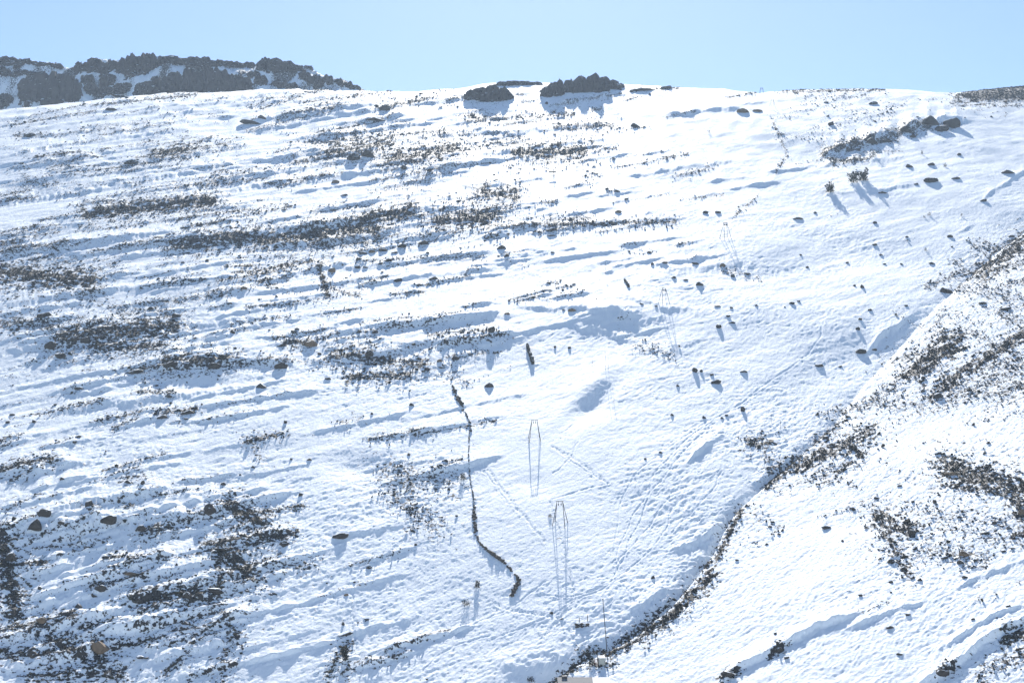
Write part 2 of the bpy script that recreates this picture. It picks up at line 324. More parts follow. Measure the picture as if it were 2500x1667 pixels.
# massif: stony everywhere behind the crest on the left and right hill
mz = sstep(1012, 1040, Y)*(A < -.09)
bare = np.maximum(bare, mz*np.clip(.35+.9*pB(X/12, Y/30), 0, .8))
bare = np.maximum(bare, sstep(985, 1010, Y)*(A > .29)*.62)
bare = np.maximum(bare, .8*sstep(2310, 2380, PX)*sstep(258, 240, PY)*(Y > 700))
bare *= sstep(3000, 1500, Y)
bare = bare.astype(np.float32)
# roughness of bare ground
rough = (pC(X/1.1, Y/1.3)*.30+pD(X/2.6, Y/3)*.30)
Z += rough*bare*slopemask
Z += (mz*(np.round(pA(X/16, Y/22)*4)/4*5+np.round(pB(X/7, Y/9)*3)/3*1.6)).astype(np.float32)
Z = Z.astype(np.float32)

verts = np.stack([X, Y, Z], -1).reshape(-1, 3).astype(np.float32)
me = bpy.data.meshes.new('terrain')
nf = (NR-1)*(NC-1)
me.vertices.add(NR*NC); me.vertices.foreach_set('co', verts.ravel())
i = np.arange(NR*NC, dtype=np.int32).reshape(NR, NC)
quads = np.stack([i[:-1, :-1], i[:-1, 1:], i[1:, 1:], i[1:, :-1]], -1).reshape(-1)
me.loops.add(nf*4); me.loops.foreach_set('vertex_index', quads)
me.polygons.add(nf); me.polygons.foreach_set('loop_start', np.arange(0, nf*4, 4, dtype=np.int32))
me.polygons.foreach_set('loop_total', np.full(nf, 4, np.int32))
at = me.attributes.new('bare', 'FLOAT', 'POINT'); at.data.foreach_set('value', bare.ravel())
me.update(calc_edges=True)
me.polygons.foreach_set('use_smooth', np.ones(nf, bool))
terrain = bpy.data.objects.new('terrain', me); COL.objects.link(terrain)
terrain['kind'] = 'structure'
EL = Z/np.maximum(Y, 60)
def locate(x, y):
    """point of the ground seen along a bearing of the photograph"""
    a, t = px2at(x, y); a = float(a); t = float(t)
    j = int(np.clip(np.searchsorted(ac, a), 1, NC-1)); f = (a-ac[j-1])/(ac[j]-ac[j-1])
    z = Z[:, j-1]*(1-f)+Z[:, j]*f; e = z/np.maximum(yr, 60)
    r0 = np.searchsorted(yr, 205)
    hit = np.where((e[r0:] >= t))[0]
    if len(hit) == 0:
        k = r0+int(np.argmax(e[r0:])); return Vector((a*yr[k], yr[k], z[k]))
    k = max(r0+hit[0], 1)
    e0, e1 = e[k-1], e[k]; g = 0 if e1 == e0 else np.clip((t-e0)/(e1-e0), 0, 1)
    yy = yr[k-1]*(1-g)+yr[k]*g; zz = z[k-1]*(1-g)+z[k]*g
    return Vector((a*yy, yy, zz))
def ground(x, y):
    a = x/max(y, 230.)
    j = int(np.clip(np.searchsorted(ac, a), 1, NC-1)); k = int(np.clip(np.searchsorted(yr, y), 1, NR-1))
    return float(min(Z[k, j], Z[k-1, j], Z[k, j-1], Z[k-1, j-1])*.5+Z[k, j]*.5)

# ------------------------------------------------------------------ materials
def mat(name):
    m = bpy.data.materials.new(name); m.use_nodes = True
    nt = m.node_tree; b = nt.nodes['Principled BSDF']; return m, nt, b
def node(nt, t, **kw):
    n = nt.nodes.new(t)
    for k, v in kw.items(): setattr(n, k, v)
    return n
def math_(nt, op, a, b=None, clamp=False):
    n = nt.nodes.new('ShaderNodeMath'); n.operation = op; n.use_clamp = clamp
    for k, v in enumerate((a, b)):
        if v is None: continue
        if isinstance(v, (int, float)): n.inputs[k].default_value = v
        else: nt.links.new(v, n.inputs[k])
    return n.outputs[0]
def noise_(nt, scale, detail=4, vec=None, rough=.55):
    n = nt.nodes.new('ShaderNodeTexNoise'); n.inputs['Scale'].default_value = scale; n.inputs['Detail'].default_value = detail
    n.inputs['Roughness'].default_value = rough
    if vec is not None: nt.links.new(vec, n.inputs['Vector'])
    return n.outputs['Fac']
def mixc(nt, f, a, b):
    n = nt.nodes.new('ShaderNodeMix'); n.data_type = 'RGBA'
    nt.links.new(f, n.inputs[0])
    for k, v in ((6, a), (7, b)):
        if isinstance(v, tuple): n.inputs[k].default_value = (*v, 1)
        else: nt.links.new(v, n.inputs[k])
    return n.outputs[2]
SNOW = (.84, .885, .905)
ms, nt, b = mat('snow_ground')
geo = node(nt, 'ShaderNodeNewGeometry'); pos = geo.outputs['Position']
att = node(nt, 'ShaderNodeAttribute', attribute_name='bare')
n1 = noise_(nt, 1.05, 5, pos, .62); n2 = noise_(nt, .35, 3, pos); 
mask = math_(nt, 'MULTIPLY_ADD', n1, 2.6); mask.node.inputs[2].default_value = -1.3
mask = math_(nt, 'ADD', mask, att.outputs['Fac'])
mask = math_(nt, 'SUBTRACT', mask, .50)
mask = math_(nt, 'MULTIPLY', mask, 7, True)
soil = mixc(nt, n2, (.026, .026, .027), (.052, .048, .043))
n3 = noise_(nt, 5, 3, pos)
soil = mixc(nt, n3, soil, (.055, .05, .045))
nt.links.new(mixc(nt, mask, SNOW, soil), b.inputs['Base Color'])
b.inputs['Roughness'].default_value = .75; b.inputs['Specular IOR Level'].default_value = .25
bump = node(nt, 'ShaderNodeBump'); bump.inputs['Strength'].default_value = .75; bump.inputs['Distance'].default_value = .25
hh = math_(nt, 'ADD', noise_(nt, 1.9, 6, pos, .66), math_(nt, 'MULTIPLY', mask, .25))
nt.links.new(hh, bump.inputs['Height']); nt.links.new(bump.outputs[0], b.inputs['Normal'])
me.materials.append(ms)

def rockmat(name, c1, c2, snow=.62):
    m, nt, b = mat(name)
    geo = node(nt, 'ShaderNodeNewGeometry'); pos = geo.outputs['Position']
    col = mixc(nt, noise_(nt, .9, 5, pos, .7), c1, c2)
    sep = node(nt, 'ShaderNodeSeparateXYZ'); nt.links.new(geo.outputs['Normal'], sep.inputs[0])
    k = math_(nt, 'MULTIPLY_ADD', noise_(nt, .6, 4, pos), .9); k.node.inputs[2].default_value = -.45
    k = math_(nt, 'ADD', k, sep.outputs['Z']); k = math_(nt, 'SUBTRACT', k, snow); k = math_(nt, 'MULTIPLY', k, 8, True)
    nt.links.new(mixc(nt, k, col, SNOW), b.inputs['Base Color'])
    b.inputs['Roughness'].default_value = .85; b.inputs['Specular IOR Level'].default_value = .2
    bu = node(nt, 'ShaderNodeBump'); bu.inputs['Strength'].default_value = .6; bu.inputs['Distance'].default_value = .3
    nt.links.new(noise_(nt, 1.4, 6, pos, .7), bu.inputs['Height']); nt.links.new(bu.outputs[0], b.inputs['Normal'])
    return m
M_ROCK = rockmat('dark_basalt', (.028, .026, .024), (.085, .074, .062), .70)
M_CLIFF = rockmat('cliff_basalt', (.018, .017, .018), (.055, .045, .042), .74)
M_TAN = rockmat('tan_rock', (.11, .085, .06), (.24, .17, .11), .9)
M_SCREE = rockmat('scree_rock', (.022, .024, .028), (.050, .050, .050), .95)
def plain(name, c, rough=.85, metal=0, var=.25, scale=4):
    m, nt, b = mat(name)
    geo = node(nt, 'ShaderNodeNewGeometry')
    nt.links.new(mixc(nt, noise_(nt, scale, 4, geo.outputs['Position']), tuple(v*(1-var) for v in c), tuple(min(1, v*(1+var)) for v in c)), b.inputs['Base Color'])
    b.inputs['Specular IOR Level'].default_value = .15; b.inputs['Roughness'].default_value = rough; b.inputs['Metallic'].default_value = metal
    return m
M_STEEL = plain('weathered_steel', (.07, .07, .075), .6, .3)
M_WOOD = plain('old_wood', (.07, .055, .04), .9)
M_LEAF = plain('conifer_needles', (.016, .026, .014), .85, 0, .45, 3)
M_SCRUB = plain('winter_scrub', (.030, .031, .023), .9, 0, .4, 3)
M_TWIG = plain('bare_twigs', (.08, .06, .04), .9)
M_GREYROOF = plain('grey_sheet_roof', (.22, .225, .23), .85, 0, .06, 2)
M_WHITE = plain('white_sheet', (.75, .76, .74), .85, 0, .04)
M_WALL = plain('shaded_render', (.28, .27, .25), .8, 0, .1)
M_BOX = plain('pale_cabinet_paint', (.42, .43, .38), .6, 0, .1)
M_RED = plain('faded_red_paint', (.30, .07, .05), .7, 0, .2)

# ------------------------------------------------------------------ helpers
def tag(o, label, cat, group=None, kind=None):
    if label: o['label'] = label
    if cat: o['category'] = cat
    if group: o['group'] = group
    if kind: o['kind'] = kind
    return o
def new_obj(name, data, m=None, parent=None, loc=None, smooth=False):
    if isinstance(data, bmesh.types.BMesh):
        dd = bpy.data.meshes.new(name); data.to_mesh(dd); data.free(); data = dd
    if m and not data.materials: data.materials.append(m)
    if smooth: data.polygons.foreach_set('use_smooth', [True]*len(data.polygons))
    o = bpy.data.objects.new(name, data); COL.objects.link(o)
    if parent: o.parent = parent
    if loc is not None: o.location = loc
    return o
def empty(name, loc, rz=0):
    o = bpy.data.objects.new(name, None); COL.objects.link(o); o.location = loc; o.rotation_euler = (0, 0, rz); o.empty_display_size = .5
    return o
def tube(bm, p, q_, r, r2=None, n=7):
    p = Vector(p); q_ = Vector(q_); r2 = r if r2 is None else r2
    z = (q_-p).normalized(); x = z.orthogonal().normalized(); y = z.cross(x)
    a = [bm.verts.new(p+(x*math.cos(t)+y*math.sin(t))*r) for t in [2*math.pi*k/n for k in range(n)]]
    c = [bm.verts.new(q_+(x*math.cos(t)+y*math.sin(t))*r2) for t in [2*math.pi*k/n for k in range(n)]]
    for k in range(n): bm.faces.new((a[k], a[(k+1) % n], c[(k+1) % n], c[k]))
    bm.faces.new(a[::-1]); bm.faces.new(c)
def box(bm, c, s, rot=None):
    r = bmesh.ops.create_cube(bm, size=1)
    M = Matrix.Translation(c) @ (rot or Matrix()) @ Matrix.Diagonal((*s, 1))
    bmesh.ops.transform(bm, matrix=M, verts=r['verts'])
def wheel(bm, c, r, w, n=14):
    c = Vector(c); tube(bm, c-Vector((w/2, 0, 0)), c+Vector((w/2, 0, 0)), r, r, n)
    tube(bm, c-Vector((w*.9, 0, 0)), c+Vector((w*.9, 0, 0)), r*.3, r*.3, 8)

def rock_mesh(name, seed, sub=3, rough=.38, block=.5):
    bm = bmesh.new(); bmesh.ops.create_icosphere(bm, subdivisions=sub, radius=1)
    o = Vector((seed*7.31, seed*3.17, seed*1.7)); rr = random.Random(seed)
    planes = [(Vector((rr.gauss(0, 1), rr.gauss(0, 1), rr.gauss(0, .8))).normalized(), rr.uniform(.42, .78)) for _ in range(12)]
    for v in bm.verts:
        p = v.co.copy()
        k = 1+rough*mnoise.noise(p*1.3+o)+rough*.5*mnoise.noise(p*3.1+o)+.12*mnoise.noise(p*7+o)
        p *= k
        for n, dd in planes:                       # cleaved faces
            e = p.dot(n)-dd
            if e > 0: p -= n*e*block*1.6 if block < .6 else n*e*.92
        v.co = p
    mn = Vector([min(v.co[i] for v in bm.verts) for i in range(3)]); mx = Vector([max(v.co[i] for v in bm.verts) for i in range(3)])
    for v in bm.verts:
        v.co = Vector([(v.co[i]-(mn[i]+mx[i])/2)/(mx[i]-mn[i]) for i in range(3)])      # unit size
    dd = bpy.data.meshes.new(name); bm.to_mesh(dd); bm.free()
    return dd

# ------------------------------------------------------------------ cliffs behind the crest
def lump(bm, c, w, dp, h, seed, pw=4, dome=.72):
    """a jointed block of cliff: steep sides, flat broken top"""
    nu, nv = 44, 22; o = seed*5.7; ring = []
    for j in range(nv+1):
        ph = -.6+1.6*j/nv                              # below ground .. top
        row = []
        for k in range(nu):
            th = 2*math.pi*k/nu
            ct, st = math.cos(th), math.sin(th)
            sq = 1/(abs(ct)**pw+abs(st)**pw)**(1/pw)
            prof = 1.0 if ph < dome else math.sqrt(max(0, 1-((ph-dome)/(1-dome))**2))
            rr = (1-.16*max(ph, 0))*sq*prof
            vj = mnoise.noise(Vector((ct*2.6+o, st*2.6, ph*.5)))*.2+(mnoise.cell(Vector((ct*3.1+o, st*3.1, ph*2.2)))-.5)*.20+(mnoise.cell(Vector((ct*6.3+o, st*6.3, ph*5.5+.3)))-.5)*.14+mnoise.noise(Vector((ct*14+o, st*14, ph*7)))*.05
            rr *= 1+vj*(1.1 if pw < 3 else 1)+.05*math.tanh(2.5*math.sin(ph*17+4*mnoise.noise(Vector((ct*1.5+o, st*1.5, 0)))))
            hh = h*ph*(1+.16*mnoise.noise(Vector((ct*2*rr+o, st*2*rr, 4)))+(.20 if pw >= 3 else .10)*(mnoise.cell(Vector((ct*3*rr+o, st*3*rr, 9)))-.5)+.08*mnoise.noise(Vector((ct*5*rr+o, st*5*rr, 9))))
            row.append(bm.verts.new((c[0]+ct*rr*w/2, c[1]+st*rr*dp/2, c[2]+hh)))
        ring.append(row)
    for j in range(nv):
        for k in range(nu):
            bm.faces.new((ring[j][k], ring[j][(k+1) % nu], ring[j+1][(k+1) % nu], ring[j+1][k]))
    bm.faces.new(ring[-1])
def cliff(name, label, cat, lumps, group, m=M_CLIFF, dscale=.8, yset=None, pw=3, dome=.6):
    bm = bmesh.new(); base = None
    for n_, (x, yt, w, h) in enumerate(lumps):
        p = locate(x, yt+h)
        if x < 900 and (p.y < 1014 or 'long brown' in label): yset = 1016.+.25*abs(h)
        else: yset = None
        if yset: 
            a, t = px2at(x, yt+h); p = Vector((a*yset, yset, t*yset))
        s = p.y/FPX
        if base is None: base = p.copy()
        p2 = p+Vector((0, w*s*dscale*.3, 0))
        lump(bm, p2-base, w*s, w*s*dscale, h*s*(1.12 if x < 900 else 1.15 if x > 1380 else 1.0), hash(label) % 97*0+len(label)+n_*3.3+x*.01, pw, dome)
    o = new_obj(name, bm, m, loc=base, smooth=False)
    return tag(o, label, cat, group)
G = 'dark cliffs on the skyline'
cliff('cliff', 'dark craggy outcrop at the far left end of the skyline ridge', 'cliff', [(-60,135,130,50),(15,136,60,24),(55,141,50,18),(95,148,60,14),(130,153,50,10),(0,160,50,20),(60,170,80,14)], G)
cliff('cliff', 'broad dark cliff face low on the left of the ridge, above the snow slope', 'cliff', [(70,185,80,64),(112,172,90,76),(150,178,80,70),(178,190,40,58),(95,178,60,40)], G)
cliff('cliff', 'short dark rock butting in at the left edge below the ridge cliffs', 'cliff', [(10,228,50,32),(-25,222,60,40)], G)
cliff('cliff', 'jagged knob and tower forming the highest point of the left ridge', 'cliff', [(196,150,44,26),(228,140,56,34),(262,144,50,34),(300,140,50,40),(332,127,62,56),(362,129,46,46),(390,137,40,24),(322,166,50,22)], G)
cliff('cliff', 'ledge of dark rock between the broad left cliff and the long wall', 'cliff', [(218,202,40,28),(256,206,44,26),(296,200,48,30),(212,180,36,26),(262,178,44,34)], G)
cliff('cliff', 'long brown cliff wall in the middle of the left ridge', 'cliff', [(352,196,60,30),(388,184,64,44),(425,178,64,50),(460,166,70,62),(498,160,70,68),(535,166,66,62),(568,176,60,52),(596,190,44,38)], G)
cliff('cliff', 'low broken crags on the crest just right of the highest tower', 'cliff', [(412,133,60,18),(444,139,50,16),(474,137,50,22),(502,138,26,16),(490,150,50,18),(555,148,34,14),(578,149,40,15),(606,147,40,16),(530,144,50,18)], G)
cliff('cliff', 'rounded dark crag crowning the right part of the left ridge', 'cliff', [(644,139,46,34),(672,140,52,36),(702,147,44,30),(725,157,36,18),(751,159,26,8)], G)
cliff('cliff', 'slanting dark crags running down the right end of the left ridge', 'cliff', [(636,184,36,24),(618,172,34,16),(680,194,50,22),(712,200,32,16),(744,172,36,26),(770,178,46,36),(800,180,34,26),(826,190,26,18),(848,198,30,16),(868,207,26,10)], G)
G2 = 'rock outcrops on the middle skyline'
cliff('rock_outcrop', 'rounded dark outcrop with a big blue shadow on snow below it', 'outcrop', [(1150,216,34,28),(1174,206,52,40),(1200,200,56,48),(1226,208,44,38),(1244,224,24,18)], G2, dscale=.8, pw=2.9, dome=.45)
cliff('rock_outcrop', 'thin dark rock band on the crest between the two middle outcrops', 'outcrop', [(1228,196,46,14),(1252,193,50,16),(1280,195,52,13),(1306,197,46,10)], G2, dscale=.5, pw=2.2, dome=.3)
cliff('rock_outcrop', 'squarish dark outcrop left of the hazy middle knoll', 'outcrop', [(1334,206,34,30),(1352,194,34,40),(1366,190,26,42)], G2, dscale=.8, pw=2.9, dome=.45)
cliff('rock_outcrop', 'wide low dark knoll on the skyline right of centre', 'outcrop', [(1392,194,44,32),(1420,184,54,42),(1448,181,50,44),(1474,187,40,36),(1498,194,44,24),(1516,203,24,12)], G2, dscale=.7, pw=2.9, dome=.4)

# ------------------------------------------------------------------ rocks
VAR = [rock_mesh('rock', k, 3) for k in range(1, 9)]
for v in VAR: v.materials.append(M_ROCK)
VART = [rock_mesh('rock', k+20, 3) for k in range(3)]
for v in VART: v.materials.append(M_TAN)
COLOURED = {}
ROCKS = """640 286 22 9;612 299 52 8;72 330 28 9;272 267 28 7;296 236 52 8;320 396 34 12;863 384 32 19;899 376 34 20;819 444 20 10 t;941 263 26 18;919 291 44 7;1334 252 9 7;1586 230 8 5
1541 222 10 10;1570 219 60 6;1627 214 28 8;1551 306 26 13;985 409 14 10;1048 416 12 9;1482 461 8 7;1507 466 16 7;2274 296 44 27;2323 300 40 27;2300 313 32 20;2212 315 27 16;2228 332 17 11
2130 344 26 17;2166 342 24 14;2085 346 16 7;2274 439 34 16;2237 449 12 7;2155 470 22 5;2333 435 22 6;2274 401 18 8;2220 405 19 11;2342 377 10 7;2400 489 18 8;2461 420 32 10;1948 533 26 5;1990 519 8 6;2136 543 11 7
1722 518 14 8;1753 518 14 8;1814 271 30 12 t;1850 271 26 6 t;2029 302 14 11;2021 283 7 7;2017 250 12 4;2132 252 22 9;2174 266 9 6;108 769 34 11;210 829 24 16;185 826 20 14;147 868 26 13;123 842 30 18
430 770 22 13;568 809 14 11;329 906 42 10;415 887 34 12;523 893 34 17;686 893 32 17;640 942 28 14;596 703 16 7 t;368 753 14 8;386 680 9 7;652 695 8 7;971 683 22 11;1057 679 26 7
1224 604 22 10;1237 624 14 8;1034 593 25 9;982 600 21 11;935 610 23 9;908 614 16 9 t;886 617 20 7;964 616 17 5;876 632 17 6;950 635 18 8;928 643 14 6;873 652 14 8;892 652 14 4;810 659 18 13 t;789 675 12 8 t
1044 617 9 5;916 810 14 9;757 839 32 16 t;687 842 22 11;725 803 12 6;902 861 18 17;1010 840 9 7;1199 804 16 18;1112 874 17 10;1042 901 15 8;1073 880 12 8 t;1238 765 13 6 t;1081 820 9 6;1143 812 10 6;1194 830 15 5
800 924 16 6;1194 940 22 11;841 476 20 5;1344 561 30 6;1346 574 22 5;1510 517 16 8 t;1349 616 10 5;1697 643 17 6;1765 647 13 9 t;1789 673 11 9;1824 668 16 5;1708 693 20 10;1645 677 12 6;1674 683 12 5
1623 641 18 5;1593 644 8 7;1585 616 11 6;1566 741 11 5;1602 747 7 4;1397 757 20 8 t;1376 756 9 4;1755 796 12 12;1786 787 18 4;1752 747 16 5;1778 771 10 6;1847 745 8 5;1786 751 8 5;1697 903 13 13;1748 932 24 10
1712 905 8 7;1738 914 9 6;1655 941 8 6;1815 906 18 5;1390 849 8 6;1355 847 6 6;2320 577 14 8;2135 597 12 6;2151 622 10 5;2159 644 9 5;2068 641 9 6;2201 644 8 6;2214 578 8 5;2469 577 16 5;1971 652 8 6
1955 622 6 5;2276 643 17 5;2309 708 32 17;2105 699 10 10;2086 697 7 6;1934 740 14 7;1950 735 8 5;2212 746 9 5;2124 756 11 6;2100 779 9 6;2094 802 10 8;2344 807 12 6;2102 858 25 12;2135 853 12 6;2000 892 20 8
2051 894 11 5;2399 739 20 7;2456 753 26 9;30 1012 14 6;19 1030 10 8;83 1028 12 9;193 947 22 7;191 1065 15 5;182 1078 12 7;412 966 22 10;394 1017 28 9;456 1006 36 10;455 1022 11 5;312 1176 16 8;348 1176 10 12
545 1180 13 8;218 1229 18 18;108 1251 30 17;86 1279 36 24;265 1267 40 18;511 1240 27 23;345 1287 22 15;290 1222 8 11;149 1275 15 7;151 1168 10 7;1005 987 12 8;908 1009 7 5;697 1029 8 9;1086 1123 15 7;998 1109 8 6
1056 1139 8 6;755 1121 12 5;711 1120 7 6;618 1139 10 6;734 1207 10 9;979 1136 9 9;939 1204 8 7;959 1227 8 6;1147 1030 8 6;1149 1051 7 6;33 1314 24 6;28 1357 28 20;245 1434 28 14;229 1452 19 9;193 1478 18 11
97 1434 12 9;340 1466 22 13;379 1434 14 6;545 1337 40 13;514 1327 10 5;525 1440 38 12;459 1453 28 18;322 1400 30 8 t;243 1578 42 26 t;100 1513 22 14 t;80 1596 22 16;456 1520 20 7;603 1442 8 5;348 1603 28 6
831 1307 38 13;693 1326 21 15;843 1545 38 8;845 1451 11 6 t;865 1420 7 4;838 1521 8 9;901 1384 14 7;1015 1328 7 6;1346 1495 9 6;1371 1509 7 4;1594 1408 10 8;1758 1361 12 6;1799 1366 9 4;1728 1378 10 6
1902 1303 8 5;1880 1285 9 5;1893 1545 7 6;1921 1604 12 7;1903 1585 20 12;2017 1286 24 9;2057 1319 7 6;1778 1644 34 11;1872 1327 8 5;2291 1105 20 8;2084 1241 10 7;2140 1215 12 7;2196 1185 12 4;2282 1223 9 12
2342 1261 12 7;2429 1275 10 9;2464 1288 14 8;2321 1155 30 9 t;2430 1154 24 8;2497 1250 20 13 t;2413 1080 10 6;2253 954 10 9;2367 952 12 8;2290 965 26 13;2255 922 11 8;2173 937 8 5;2354 1352 23 13 t;2379 1381 10 5
2245 1414 12 7;2228 1408 12 9;2175 1420 10 7;2100 1452 10 6;2174 1530 22 7;2217 1499 12 6;2356 1408 14 6;2484 1584 11 9;2446 1582 6 6;2462 1478 14 6;2301 1641 32 12;2197 1596 16 5;2376 1510 10 5;2235 1337 14 8
2405 1300 20 5;2345 1371 16 11;2306 1360 18 9;2205 1387 18 11;2176 1370 18 11;2228 1299 20 13;1612 1103 8 5;1575 1119 7 6;1641 1012 8 7;1719 1018 10 8;1763 1020 8 6;1774 1013 8 6;1814 998 11 14;2016 1068 14 9;2077 1240 7 5;2450 1345 12 6""".replace("\n", ";").split(";")
HAND = {(2274,296):'tallest boulder of the dark cluster at the upper right, left of its round neighbour',(2323,300):'round brown boulder at the right end of the upper right boulder cluster',
(2300,313):'boulder below and between the two big upper right boulders',(971,683):'lone flat rock left of centre throwing a pointed blue shadow downhill',(640,942):'blocky dark boulder alone on snow with a blue shadow, left of centre',
(511,1240):'brown boulder leaning uphill with a long shadow, lower left',(86,1279):'large brown boulder at the lower left, the lower of a leaning pair',(108,1251):'dark flat boulder at the lower left, the upper of a leaning pair',
(218,1229):'hooked brown rock standing at the head of a snow hollow, lower left',(265,1267):'long dark low boulder beside scrub at the lower left',(831,1307):'long flat dark slab with drifted snow running right from it, lower centre left',
(843,1545):'thin dark slab lying alone near the bottom, left of centre',(243,1578):'big tan rounded boulder in scrub at the bottom left',(322,1400):'tan flat rock under a scrubby patch at the lower left',
(1224,604):'dark square rock above a blue notch of shadow, centre',(1397,757):'rust coloured rock with a thin long shadow, centre',(1697,903):'tall dark rock on the snow right of the shaded hollow',
(1748,932):'wide dark rock in open snow right of the shaded hollow',(1814,998):'upright rock with a shadow beside the ski tracks',(2102,858):'dark rock at the left tip of a drifted snow bank',
(2309,708):'grey boulder at the edge of the gully, right side',(2274,439):'humped dark rock in snow below the boulder cluster and right of the small conifers',
(2354,1352):'brown boulder in the stony patch at the lower right',(2174,1530):'pointed flat dark rock alone on bright snow, bottom right',(2291,1105):'pointed dark rock on bright snow above the lower right scrub',
(863,384):'left one of two round dark boulders near the top, left of centre',(899,376):'right one of two round dark boulders near the top, left of centre',(640,286):'small dark block standing on the end of a flat rock under the ridge',
(612,299):'flat dark slab under the ridge with a small block on its end',(1344,561):'upper flat rock of two stacked above each other near the centre top',(1346,574):'lower flat rock of two stacked above each other near the centre top',
(941,263):'dark squared rock just below the skyline left of the middle outcrops',(757,839):'brown rock in a scrubby ledge left of centre',(902,861):'upright brown rock with a pointed top left of centre',
(1594,1408):'round dark rock with a shadow left of the gully, lower right of centre',(2301,1641):'dark rock in the mouth of the drifted gully at the bottom right',(1903,1585):'dark rock in the cut of a snow gully near the bottom right'}
placed = []
def put_rock(x, y, w, h, tan=False, seed=None, group=None):
    rr = random.Random(int(x*31+y*17))
    p = locate(x, y+h*.32); s = p.y/FPX
    data = rr.choice(VART if tan else VAR)
    o = bpy.data.objects.new('boulder' if w*s > 2.2 else 'rock', data); COL.objects.link(o)
    W = w*s*1.08; H = h*s*1.35
    o.scale = (W, max(W*.55, H*.8), H)
    tilt = -math.atan2(.18, 1) if (x < 1300 and w > 12) else rr.uniform(-.2, .2)
    o.rotation_euler = (rr.uniform(-.15, .15), tilt*rr.uniform(.4, 1.2), rr.uniform(-.25, .25)+(math.pi if rr.random() < .5 else 0))
    o.location = p+Vector((0, 0, H*.10))
    placed.append((o, x, y, w, h, tan, W))
    return o
for s in ROCKS:
    f = s.split(); put_rock(*map(float, f[:4]), tan=len(f) > 4)
# larger stones inside the stony bands, up to about three hundred in all
vis = (Y > 230) & (PX > 0) & (PX < 2500) & (PY > 225) & (PY < 1667) & (Y < 960)
cand = np.where((vis & (bare > .5)).ravel())[0]
RNG.shuffle(cand)
NEED = 290-len(placed); kpts = [(a[1], a[2]) for a in placed]
for c in cand:
    if NEED <= 0: break
    x, y = float(PX.ravel()[c]), float(PY.ravel()[c])
    if min((x-a)**2+(y-b_)**2 for a, b_ in kpts) < 34**2: continue
    kpts.append((x, y)); w = random.uniform(9, 17)*(.7 if y < 500 else 1); put_rock(x, y, w, w*random.uniform(.45, .75)); NEED -= 1

LANDM = [('the boulder cluster at the upper right', 2290, 300), ('the two small conifers', 2095, 440), ('the lone small conifer', 2028, 468), ('the crossbar signpost', 1350, 425),
 ('the middle skyline outcrops', 1300, 220), ('the left skyline cliffs', 400, 200), ('the pair of round dark boulders', 880, 380), ('the lone flat rock with pointed shadow', 971, 683),
 ('the blocky lone boulder left of centre', 640, 942), ('the leaning pair of boulders', 97, 1265), ('the tan boulder at the bottom left', 243, 1578), ('the long flat slab', 831, 1307),
 ('the upper lift portal in mid slope', 1305, 1050), ('the lowest lift portal', 1367, 1270), ('the top of the stone wall', 1110, 950), ('the lower end of the stone wall', 1255, 1440), ('the tall mast', 1478, 1530),
 ('the standing rock fin', 1294, 866), ('the shaded snow hollow', 1445, 970), ('the grey boulder at the gully edge', 2309, 708), ('the dark scrub patch at the right', 2280, 870),
 ('the stony patch at the lower right', 2200, 1320), ('the bottom right snow gully', 2400, 1560), ('the bend of the gully', 1700, 1420), ('the portal on the right of the slope', 1627, 725),
 ('the brown boulder with a long shadow', 511, 1240), ('the long scrub band left of centre', 780, 575), ('the scrub band at the left edge', 110, 680), ('the scrub at the lower right edge', 2420, 1170), ('the rust coloured rock', 1397, 757)]
SH = {0: 'low flat', 1: 'squat', 2: 'upright'}
ORD = ['nearest', 'second nearest', 'third nearest', 'fourth nearest', 'fifth nearest', 'sixth nearest']
byk = {}
for rec in placed:
    o, x, y, w, h, tan, W = rec
    hk = (int(x), int(y))
    if hk in HAND: o['label'] = HAND[hk]; o['category'] = 'boulder' if W > 2.2 else 'rock'; o['group'] = 'rocks poking through the snow'; continue
    n, lx, ly = min(LANDM, key=lambda L: (L[1]-x)**2+((L[2]-y)*1.2)**2)
    dx, dy = x-lx, y-ly
    side = ('right of' if dx > 0 else 'left of') if abs(dx) > abs(dy)*2 else (('below' if dy > 0 else 'above') if abs(dy) > abs(dx)*2 else ('below and ' if dy > 0 else 'above and ')+('right of' if dx > 0 else 'left of'))
    shp = SH[0 if w/h > 2.4 else (2 if w/h < 1.15 else 1)]
    byk.setdefault((n, side, shp, tan), []).append((dx*dx+dy*dy, rec))
for (n, side, shp, tan), L in byk.items():
    L.sort(key=lambda e: e[0])
    for k, (_, rec) in enumerate(L):
        o = rec[0]; kind = 'boulder' if rec[6] > 2.2 else 'rock'
        pre = (ORD[min(k, 5)]+' ') if len(L) > 1 else ''
        o['label'] = f"{pre}{shp} {'brownish' if tan else 'dark'} {kind} {side} {n}"
        wl_ = o['label'].split()
        if len(wl_) > 16: o['label'] = o['label'].replace('the bottom right', 'bottom right').replace('of the slope', '').replace('with pointed shadow', '').replace('left of centre', '').replace('the upper', 'upper').replace('in mid slope', '').replace('  ', ' ').strip()
        if len(o['label'].split()) > 16: print('LONG', o['label'])
        o['category'] = kind; o['group'] = 'rocks poking through the snow'

